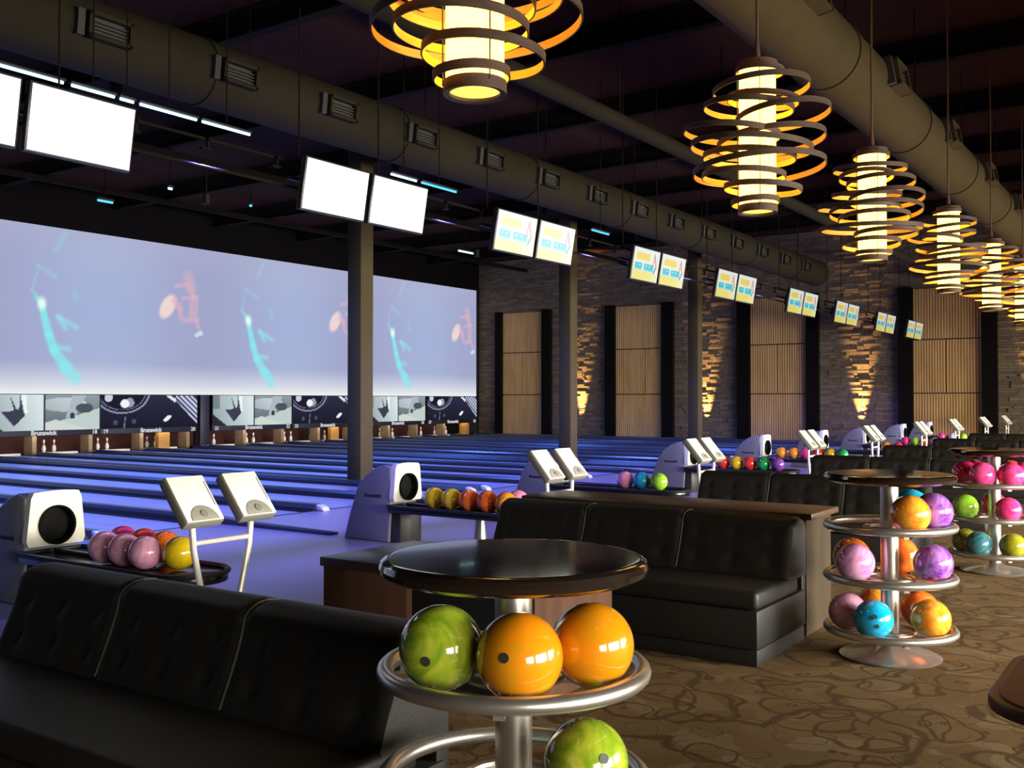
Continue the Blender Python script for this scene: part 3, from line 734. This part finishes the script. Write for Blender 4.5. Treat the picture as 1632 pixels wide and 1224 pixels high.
PEND_LAB = ['largest spiral ring lamp cut off by the top edge', 'second spiral ring lamp, whole and hanging in front of the duct', 'third spiral ring lamp from the left', 'fourth spiral ring lamp, lower right of the third', 'fifth spiral ring lamp, above the ribbed timber panel',
            'sixth spiral ring lamp near the right edge', 'seventh spiral ring lamp at the right edge', 'eighth spiral ring lamp, small and behind the others', 'farthest and smallest spiral ring lamp']
pend = make_pendant()
for i, y in enumerate(PEND_Y):
    o = pend if i == 0 else copy_tree(pend)
    o.location = (-2.85, y, 0); o.rotation_euler = (0, 0, R([70, 34, 150, 250, 10, 95, 200, 300, 45][i])); o['label'] = PEND_LAB[i]

# ------------------------------------------------------------------ sofas (back cushions tufted, facing the concourse tables)
CW = .717
def cushion_mesh(tuft=.022):
    z0, z1, d = .40, .765, .25
    prof = []          # (y, z, front-weight)
    for k in range(11): prof.append((-d - .10 * (1 - k / 10) ** 1.2, z0 + .02 + (z1 - .09 - z0) * k / 10, 1.0))
    for k in range(1, 8):
        a = PI * k / 8 ; prof.append((-d / 2 - (d / 2) * math.cos(a), z1 - .07 + .07 * math.sin(a), 0 if k > 1 else .3))
    prof.append((0, z1 - .08, 0)); prof.append((0, z0, 0)); prof.append((-d - .08, z0, 0))
    nx = 28; vs = []; n = len(prof)
    for i in range(nx + 1):
        u = i / nx; x = u * CW
        e = min(u, 1 - u) * CW; rnd = .016 * max(0, 1 - e / .03) ** 2
        for y, z, f in prof:
            dy = 0
            if f:
                s = abs(math.cos(PI * u * 3)) ** .5 if False else 0
                for bx in (1 / 6, .5, 5 / 6):
                    for bz in (.50, .645):
                        q = math.hypot((u - bx) * CW, z - bz); dy += tuft * math.exp(-(q / .035) ** 2)
                dy += .006 * abs(math.sin(PI * (u * 3 + (z - .5) * 3)))
            yy = y + dy * f + (rnd if y < -.1 else -rnd * .3); zz = z - (rnd if z > .7 else 0)
            vs.append((x, yy, zz))
    fs = [(i * n + k, i * n + (k + 1) % n, (i + 1) * n + (k + 1) % n, (i + 1) * n + k) for i in range(nx) for k in range(n)]
    fs += [tuple(range(n - 1, -1, -1)), tuple(nx * n + k for k in range(n))]
    return MB().add(vs, fs).mesh('back_cushion', smooth=50)
CUSH = cushion_mesh()
BTN = MB().lathe([(0, -.008), (.012, -.006), (.015, 0), (0, 0)], 10).mesh('button')
def make_sofa():
    t = thing('tufted_sofa', 'x', 'sofa', group='black sofas')
    W = CW * 3
    MB().box(.01, W - .01, -.80, -.01, .0, .09).build('plinth', M_LEATHER, t, bevel=.005)
    MB().box(0, W, -.82, -.01, .095, .31).build('seat_base', M_LEATHER, t, bevel=.012)
    MB().box(-.004, W + .004, -.83, -.15, .312, .42).build('seat_cushion', M_LEATHER, t, bevel=.03, seg=3)
    MB().box(0.01, W - .01, -.05, .02, .09, .72).build('back_frame', M_LEATHER, t, bevel=.01)
    for k in range(3):
        c = put('back_cushion', CUSH, M_LEATHER, t, (k * CW, 0, 0))
        for bx in (1 / 6, .5, 5 / 6):
            for bz in (.50, .645): put('button', BTN, M_LEATHER, c, (bx * CW, -.222 - .10 * (1 - (bz - .42) / .275) ** 1.2, bz), (R(90), 0, 0))
    for k in (1, 2):
        pts = [(k * CW, -.236 - .10 * (1 - q / 8) ** 1.2, .425 + .26 * q / 8) for q in range(9)] + [(k * CW, -.123 - .113 * math.cos(PI * q / 8), .694 + .066 * math.sin(PI * q / 8)) for q in range(1, 7)]
        MB().tube(pts, .007, 6).build('seam_highlight', M_LEATHER_SEAM, t)  # thin line carrying the painted seam highlight
    return t
SOFA = [(2.58, 'large black sofa in the left foreground, its back seams facing the camera'), (6.13, 'black sofa right of the near round table, with a lit end panel'), (9.62, 'black tufted sofa behind the orange-lit round table'),
        (13.1, 'dark tufted sofa behind the second ball rack with green ball'), (16.6, 'dark sofa back second in the far row'), (20.1, 'dark sofa back third in the far row'), (23.6, 'dark sofa back farthest at the right edge')]
sofa = make_sofa()
for i, (y, lab) in enumerate(SOFA):
    o = sofa if i == 0 else copy_tree(sofa)
    o.location = (-4.18, y, 0); o['label'] = lab
t = thing('divider_ledge', 'dark brown wooden ledge behind the black sofa with the lit end', 'ledge', (-4.18, 6.18, 0))
MB().box(.02, 2.13, .02, .52, 0, .72).build('ledge_body', M_LEDGE_END, t, bevel=.006)
MB().box(0, 2.17, 0, .56, .725, .765).build('ledge_top', M_LEDGE, t, bevel=.006)

# low two-pedestal table in front of the second sofa
t = thing('low_table', 'low dark topped table with brown wooden ends behind the near round table', 'table', (-4.06, 4.0, 0))
MB().box(0, 1.43, 0, .80, .55, .60).build('table_top', M_TABLE_WOOD, t, bevel=.006)
for a, b in ((.01, .62), (1.36, 1.42)): MB().box(a, b, .02, .78, 0, .55).build('pedestal', M_PANELWOOD, t, bevel=.005)
MB().box(.62, 1.36, .06, .74, 0, .55).build('dark_panel', M_BLACK, t, bevel=.004)

# ------------------------------------------------------------------ bowling balls
BALL_R = .108
bm = bmesh.new(); bmesh.ops.create_uvsphere(bm, u_segments=40, v_segments=24, radius=BALL_R)
BALL = bpy.data.meshes.new('ball'); bm.to_mesh(BALL); bm.free()
for p in BALL.polygons: p.use_smooth = True
bm = bmesh.new(); bmesh.ops.create_uvsphere(bm, u_segments=24, v_segments=14, radius=BALL_R)
BALL_LO = bpy.data.meshes.new('ball'); bm.to_mesh(BALL_LO); bm.free()
for p in BALL_LO.polygons: p.use_smooth = True
HOLE = MB().lathe([(0, -.004), (.0125, -.004), (.0125, .0012), (.0, .0012)], 14).mesh('finger_hole')
BC = {
    'lime': ((.16, .30, .012), (.40, .46, .03), (.55, .58, .09)), 'olive': ((.20, .20, .01), (.30, .28, .02)), 'amber': ((.80, .245, .004), (.66, .27, .006)),
    'orange': ((.90, .22, .01), (.95, .42, .04)), 'redorange': ((.85, .12, .015), (.9, .22, .03)), 'yellow': ((.85, .60, .01), (.72, .48, .015)),
    'mauve': ((.68, .27, .44), (.80, .42, .55)), 'orchid': ((.55, .17, .42), (.72, .36, .58)), 'purple': ((.20, .03, .38), (.46, .22, .62)), 'pink': ((.75, .02, .16), (.85, .08, .26)), 'magenta': ((.72, .03, .15), (.60, .015, .10)),
    'blue': ((.0, .30, .55), (.02, .40, .64)), 'teal': ((.02, .10, .14), (.05, .18, .20)), 'green': ((.01, .28, .07), (.02, .36, .10)), 'brightgreen': ((.25, .55, .03), (.38, .66, .06)), 'red': ((.75, .03, .03), (.82, .07, .05)),
    'rosepink': ((.80, .22, .40), (.88, .36, .52)), 'pale': ((.60, .52, .62), (.72, .66, .72)), 'darkpurple': ((.10, .02, .22), (.2, .06, .34)),
}
def ball(loc, colour, label, group, holes=None, lo=False):
    o = put('bowling_ball', BALL_LO if lo else BALL, ball_mat(colour, *BC[colour]), None, loc, (0, 0, 0))
    tag(o, label, 'bowling ball', group)
    toward = Vector((0, 0, EYE)) - Vector(loc)
    if holes:
        for az, el in holes:   # degrees away from the direction of the concourse camera side, baked as fixed drill directions
            d = toward.normalized(); rt = Vector((0, 0, 1)).cross(d).normalized(); up = d.cross(rt)
            v = (d * math.cos(R(az)) * math.cos(R(el)) + rt * math.sin(R(az)) * math.cos(R(el)) + up * math.sin(R(el))).normalized()
            h = put('finger_hole', HOLE, M_HOLE, o, v * BALL_R, v.to_track_quat('Z', 'Y').to_euler())
    return o

# ------------------------------------------------------------------ round ball rack tables
RZ = (.75, .46, .16); RR = .345
def make_rack():
    t = thing('ball_rack_table', 'x', 'ball rack', group='round ball rack tables')
    MB().lathe([(0, 0), (.275, 0), (.28, .008), (.26, .018), (.10, .045), (.055, .075), (0, .075)], 48).build('base', M_STEEL, t)
    MB().lathe([(.05, .05), (.05, 1.0), (0, 1.0)], 28).build('post', M_STEEL, t)
    MB().lathe([(0, .995), (.30, .995), (.335, 1.0), (.357, 1.012), (.362, 1.027), (.357, 1.042), (.348, 1.048), (.338, 1.05), (.330, 1.0502), (0, 1.0502)], 64).build('table_top', M_TABLE, t)
    for z in RZ:
        r = MB().torus(RR, .023, z, 64, 12).build('ring', M_STEEL, t)
        MB().torus(.135, .013, z - .012, 40, 8).build('inner_ring', M_STEEL, r)
        for k in range(4):
            a = k * PI / 2 + .5
            MB().box(.04, RR, -.014, .014, z - .035, z - .022).build('spoke', M_STEEL, r, rot=(0, 0, a))
    return t
RACKS = [(-1.54, 2.24, 'near round ball rack table with one green and two amber balls on top ring'), (-1.50, 6.00, 'round ball rack table with three rings beside the sofa end, lit from the right'), (-1.50, 9.50, 'far round ball rack table with pink balls at the right edge')]
rack = make_rack()
for i, (x, y, lab) in enumerate(RACKS):
    o = rack if i == 0 else copy_tree(rack)
    o.location = (x, y, 0); o['label'] = lab
def rb(k, tier, x, y, colour, label, holes=None):
    cx, cy, _ = RACKS[k]; a = math.atan2(y - cy, x - cx); rad = .232
    ball((cx + rad * math.cos(a), cy + rad * math.sin(a), RZ[tier] + .088), colour, label, 'balls on the round racks', holes)
rb(0, 0, -1.61, 2.03, 'lime', 'large green swirled bowling ball on the near rack, left of two amber ones', [(-22, -18)])
rb(0, 0, -1.395, 2.055, 'amber', 'large amber bowling ball at the front of the near rack, in the middle', [(-20, -2)])
rb(0, 0, -1.29, 2.265, 'amber', 'large amber bowling ball on the near rack, right and behind the other amber one')
rb(0, 1, -1.31, 2.23, 'lime', 'lime green bowling ball on the second ring of the near rack, bottom edge', [(24, 4)])
rb(0, 2, -1.70, 2.40, 'teal', 'dark teal bowling ball on the lowest ring of the near rack')
rb(1, 0, -1.34, 5.82, 'orange', 'orange swirled bowling ball at the front of the middle rack, top ring')
rb(1, 0, -1.26, 6.05, 'purple', 'purple bowling ball on the middle rack, top ring, right of the orange one')
rb(1, 0, -1.43, 6.24, 'blue', 'blue bowling ball half hidden on the middle rack, top ring')
rb(1, 1, -1.28, 6.03, 'purple', 'purple marbled bowling ball alone at the right of the middle ring of the middle rack')
rb(1, 1, -1.645, 5.815, 'orchid', 'orchid pink bowling ball at the left, middle ring of the middle rack')
rb(1, 1, -1.74, 6.05, 'redorange', 'red orange bowling ball behind the orchid one on the middle ring of the middle rack')
rb(1, 1, -1.50, 6.24, 'redorange', 'red orange bowling ball behind the post on the middle ring of the middle rack')
rb(1, 2, -1.53, 5.78, 'blue', 'bright blue bowling ball at the front of the lowest ring of the middle rack', [(-6, 4), (4, 8), (10, -20)])
rb(1, 2, -1.30, 5.97, 'orange', 'orange bowling ball at the right of the lowest ring of the middle rack')
rb(1, 2, -1.73, 5.90, 'mauve', 'dusky mauve bowling ball at the left of the lowest ring of the middle rack')
rb(1, 2, -1.38, 6.20, 'redorange', 'red orange bowling ball behind the orange one on the lowest ring of the middle rack')
rb(1, 2, -1.64, 6.20, 'orange', 'orange bowling ball hidden behind the mauve one, lowest ring of the middle rack')
for a, cname, lab in ((200, 'magenta', 'leftmost pink bowling ball'), (256, 'pink', 'pink bowling ball front and left of centre'), (312, 'pink', 'large pink bowling ball front right with glare'), (8, 'pink', 'pink bowling ball cut by the right edge'), (143, 'magenta', 'dark pink bowling ball at the back left'), (66, 'red', 'red bowling ball at the back right')):
    rb(2, 0, -1.5 + math.cos(R(a)), 9.5 + math.sin(R(a)), cname, lab + ' on the top ring of the far rack')
for a, cname, lab in ((200, 'brightgreen', 'bright green bowling ball at the left'), (305, 'pink', 'pink bowling ball at the right'), (100, 'red', 'red bowling ball behind the post')):
    rb(2, 1, -1.5 + math.cos(R(a)), 9.5 + math.sin(R(a)), cname, lab + ' of the middle ring of the far rack')
for a, cname, lab in ((190, 'olive', 'olive bowling ball at the left'), (247, 'teal', 'dark teal speckled bowling ball at the front'), (315, 'olive', 'olive bowling ball at the right')):
    rb(2, 2, -1.5 + math.cos(R(a)), 9.5 + math.sin(R(a)), cname, lab + ' of the lowest ring of the far rack')

# ------------------------------------------------------------------ ball returns
def make_return():
    t = thing('ball_return', 'x', 'ball return', group='ball returns')
    prof = [(-.66, 0), (-.02, 0), (.0, .30), (.0, .78), (-.10, .80), (-.22, .765), (-.36, .68), (-.47, .55), (-.58, .26)]
    hd = MB().prism_y(prof, -.21, .21).build('hood', M_HOOD, t, bevel=.02, seg=3)
    put('maker_name', text_mesh('Brunswick', .055, .001), M_TEXTD, hd, (-.24, -.2125, .46), (R(90), 0, 0))
    # cream front plate with round opening
    n = 40; out = []; inn = []
    for k in range(n):
        a = 2 * PI * k / n; c, s = math.cos(a), math.sin(a)
        q = .21 / max(abs(c), abs(s) * 1.1); yy, zz = c * q, s * q
        if zz > .15: zz = .15 + (zz - .15) * (1.0 + .28 * (1 - (yy / .21) ** 2))
        out.append((yy * (1 - .10 * (zz / .2)), .615 + zz)); inn.append((.138 * c, .570 + .140 * s))
    vs = [(.0, y, z) for y, z in out] + [(.06, y, z) for y, z in out] + [(.06, y, z) for y, z in inn] + [(.0, y, z) for y, z in inn]
    fs = []
    for k in range(n):
        j = (k + 1) % n
        for p in range(4):
            fs.append((p * n + k, p * n + j, ((p + 1) % 4) * n + j, ((p + 1) % 4) * n + k))
    pl = MB().add(vs, fs).build('mouth_panel', M_MOUTH, t, smooth=30)
    m = MB(); k2 = 32
    vs = [(.075, .128 * math.cos(2 * PI * k / k2), .570 + .132 * math.sin(2 * PI * k / k2)) for k in range(k2)] + [(.012, .12 * math.cos(2 * PI * k / k2), .570 + .12 * math.sin(2 * PI * k / k2)) for k in range(k2)]
    vs += [(.085, .140 * math.cos(2 * PI * k / k2), .570 + .142 * math.sin(2 * PI * k / k2)) for k in range(k2)] + [(.03, .140 * math.cos(2 * PI * k / k2), .570 + .142 * math.sin(2 * PI * k / k2)) for k in range(k2)]
    fs = [(k, (k + 1) % k2, (k + 1) % k2 + k2, k + k2) for k in range(k2)] + [tuple(range(k2, 2 * k2))]
    fs += [(k, (k + 1) % k2, (k + 1) % k2 + 2 * k2, k + 2 * k2) for k in range(k2)] + [(k + 2 * k2, (k + 1) % k2 + 2 * k2, (k + 1) % k2 + 3 * k2, k + 3 * k2) for k in range(k2)]
    MB().add(vs, fs).build('ball_tunnel', mat('tunnel_black', (.006, .006, .006), .8, spec=.1, noise=.2), pl)
    MB().prism_z([(-.02, -.19), (.10, -.17), (.16, -.08), (.16, .08), (.10, .17), (-.02, .19)], 0, .36).build('pedestal', mat('pedestal_dark', (.035, .03, .026), .4, noise=.2), t, bevel=.01)
    lp = [(.0, -.25), (1.55, -.25)] + [(1.55 + .25 * math.sin(PI * k / 12), -.25 * math.cos(PI * k / 12)) for k in range(1, 12)] + [(1.55, .25), (.0, .25)]
    tr = MB().prism_z(lp, .315, .372).build('tray', M_BLACKG, t, bevel=.008)
    pts = [(x, y, .378) for x, y in lp]
    MB().tube(pts, .018, 8, closed=True).build('tray_rim', M_PLASTIC, tr)
    MB().box(.05, 1.2, -.02, .02, .372, .40).build('track_rib', M_PLASTIC, tr, bevel=.006)
    MB().tube([(1.0, 0, 0), (1.0, 0, .316)], [.075, .045], 16).build('tray_leg', M_STEEL, t)
    return t
RET = [(4.13, 'ball return with cream mouth at the left edge, mauve and yellow balls on its tray'), (8.03, 'ball return with cream mouth left of centre, yellow and orange balls on its tray'), (11.15, 'ball return behind the second pair of keypads, pink blue and lime balls on its tray'),
       (15.15, 'ball return behind the third pair of keypads, four coloured balls on its tray'), (18.5, 'fifth ball return from the left, orange and pink balls on its tray'), (22.07, 'sixth ball return from the left, before the bright uplight'), (25.41, 'seventh ball return from the left, before the timber panel'), (29.14, 'eighth ball return from the left, far back'), (32.4, 'farthest ball return by the end wall')]
XR = -6.92
ret = make_return()
for i, (y, lab) in enumerate(RET):
    o = ret if i == 0 else copy_tree(ret)
    o.location = (XR, y, 0); o['label'] = lab
ZB = .372 + BALL_R + .004
def tb(i, x, row, colour, label):
    y = RET[i][0] + row * .118
    ball((x, y, ZB), colour, label, 'balls on the ball returns', lo=i > 1)
for x, row, c, lab in ((-6.09, -1, 'mauve', 'mauve bowling ball, first of three in the front row of the leftmost return tray'), (-5.87, -1, 'mauve', 'mauve bowling ball, middle of three in the front row of the leftmost return tray'), (-5.65, -1, 'mauve', 'mauve bowling ball, biggest and third in the front row of the leftmost return tray'), (-5.455, 0, 'yellow', 'bright yellow bowling ball at the end of the leftmost return tray'),
                       (-6.24, 1, 'pink', 'crimson pink bowling ball in the back row of the leftmost return tray'), (-6.0, 1, 'red', 'red bowling ball in the back row of the leftmost return tray'), (-5.77, 1, 'redorange', 'orange bowling ball in the back row of the leftmost return tray')):
    tb(0, x, row, c, lab)
for x, row, c, lab in ((-6.41, -1, 'yellow', 'bright yellow bowling ball nearest the mouth of the second return'), (-6.19, -1, 'yellow', 'dull yellow bowling ball, second from the mouth of the second return'), (-5.97, -1, 'redorange', 'red orange bowling ball, third from the mouth of the second return'), (-5.75, -1, 'redorange', 'red orange bowling ball, fourth from the mouth of the second return'), (-5.53, -1, 'orange', 'orange bowling ball beside the black sofa back on the second return'), (-5.55, 1, 'rosepink', 'pink bowling ball peeking over the sofa back on the second return')):
    tb(1, x, row, c, lab)
for x, row, c, lab in ((-5.91, -1, 'rosepink', 'pink bowling ball on the third return tray'), (-5.68, -1, 'blue', 'blue bowling ball on the third return tray'), (-5.45, -1, 'brightgreen', 'lime bowling ball on the third return tray')):
    tb(2, x, row, c, lab)
for x, row, c, lab in ((-6.30, -1, 'red', 'red bowling ball half behind the third keypads'), (-6.08, -1, 'yellow', 'yellow bowling ball on the fourth return tray'), (-5.86, -1, 'red', 'red bowling ball between yellow and green on the fourth return tray'), (-5.64, -1, 'green', 'green bowling ball on the fourth return tray'), (-5.41, -1, 'darkpurple', 'dark purple bowling ball at the end of the fourth return tray')):
    tb(3, x, row, c, lab)
for x, row, c, lab in ((-6.54, -1, 'orange', 'orange bowling ball first on the fifth return tray'), (-6.31, -1, 'orange', 'orange bowling ball second on the fifth return tray'), (-6.08, -1, 'pink', 'crimson bowling ball on the fifth return tray'), (-5.85, -1, 'red', 'red bowling ball behind the fourth keypads'), (-5.63, -1, 'yellow', 'yellow bowling ball on the fifth return tray'), (-5.41, -1, 'green', 'green bowling ball at the end of the fifth return tray')):
    tb(4, x, row, c, lab)
for i, x, c, lab in ((5, -5.62, 'orange', 'orange bowling ball on the sixth return tray'), (5, -5.39, 'magenta', 'magenta bowling ball on the sixth return tray'), (6, -6.02, 'pink', 'crimson bowling ball on the seventh return tray'), (6, -5.80, 'brightgreen', 'green bowling ball on the seventh return tray'), (6, -5.58, 'redorange', 'orange bowling ball on the seventh return tray'), (6, -5.35, 'pale', 'pale bowling ball on the seventh return tray'),
                     (7, -5.95, 'pink', 'crimson bowling ball on the eighth return tray'), (7, -5.68, 'pale', 'pale bowling ball on the eighth return tray'), (7, -5.42, 'brightgreen', 'lime bowling ball on the eighth return tray')):
    tb(i, x + .08, -1, c, lab)

# ------------------------------------------------------------------ keypad consoles
def make_console():
    t = thing('scoring_console', 'x', 'keypad console', group='scoring consoles')
    for s in (-1, 1):
        pts = [(.0, s * .20, .80), (.0, s * .215, .72), (0, s * .205, .60), (0, s * .165, .42), (0, s * .12, .24), (0, s * .095, .10), (0, s * .09, .0)]
        MB().tube(pts, .019, 10).build('stand_tube', M_CHROME, t)
        k = bpy.data.objects.new('keypad', MB().box(-.165, .165, -.135, .135, -.065, 0).mesh('keypad', bevel=.012)); COL.objects.link(k); k.parent = t
        k.data.materials.append(M_KEYSIDE); k.location = (0, s * .20, .90); k.rotation_euler = (0, R(50), 0)
        MB().box(-.158, .158, -.128, .128, -.004, .008).build('face_plate', M_KEYPAD, k, bevel=.004)
        lp = [(.155, -.095)] + [(.155 - .10 * math.sin(PI * q / 10), -.095 * math.cos(PI * q / 10)) for q in range(1, 10)] + [(.155, .095)]
        MB().prism_z(lp[::-1], .006, .014).build('thumb_plate', M_KEYGREY, k, bevel=.002)
        MB().lathe([(0, .013), (.026, .013), (.022, .022), (0, .024)], 16, (.115, 0, 0)).build('thumb_ball', M_KEYSIDE, k)
        MB().box(-.11, .06, .108, .116, .006, .011).build('card_slot', M_KEYGREY, k)
    MB().tube([(0, -.205, .64), (0, .205, .64)], .015, 8).build('cross_bar', M_CHROME, t)
    MB().lathe([(0, 0), (.19, 0), (.19, .01), (.1, .02), (0, .02)], 28).build('floor_plate', M_STEEL, t)
    return t
CONS = [(3.95, 'white twin keypad console beside the leftmost ball return'), (7.75, 'white twin keypad console behind the black sofa, second from left'), (11.0, 'white twin keypad console third from left'), (14.9, 'white twin keypad console fourth from left'), (18.33, 'white twin keypad console fifth from left, below the bright uplight'),
        (22.1, 'white twin keypad console sixth from left, before the timber panel'), (25.5, 'white twin keypad console seventh from left, small'), (29.38, 'white twin keypad console eighth from left, very small'), (32.8, 'farthest white twin keypad console by the stone wall')]
con = make_console()
for i, (y, lab) in enumerate(CONS):
    o = con if i == 0 else copy_tree(con)
    o.location = (-4.82, y, 0); o['label'] = lab

# ------------------------------------------------------------------ rounded table cut by the right edge
t = thing('pedestal_table', 'reddish brown tabletop with dark rounded edge cut off by the right edge', 'table', (-.13, 4.16, 0))
def rrect(a, b, r, n=8):
    o = []
    for cx, cy, q in ((a - r, b - r, 0), (-a + r, b - r, 90), (-a + r, -b + r, 180), (a - r, -b + r, 270)):
        o += [(cx + r * math.cos(R(q + 90 * k / n)), cy + r * math.sin(R(q + 90 * k / n))) for k in range(n + 1)]
    return o
MB().prism_z(rrect(.51, .51, .26), .40, .445).build('edge_band', M_REDEDGE, t, bevel=.008)
MB().prism_z(rrect(.475, .475, .23), .44, .452).build('top_panel', M_REDTOP, t, bevel=.003)
MB().lathe([(.04, .01), (.04, .41), (0, .41)], 20).build('post', M_REDEDGE, t)
MB().lathe([(0, 0), (.24, 0), (.24, .012), (.05, .04), (0, .04)], 28).build('foot', M_REDEDGE, t)
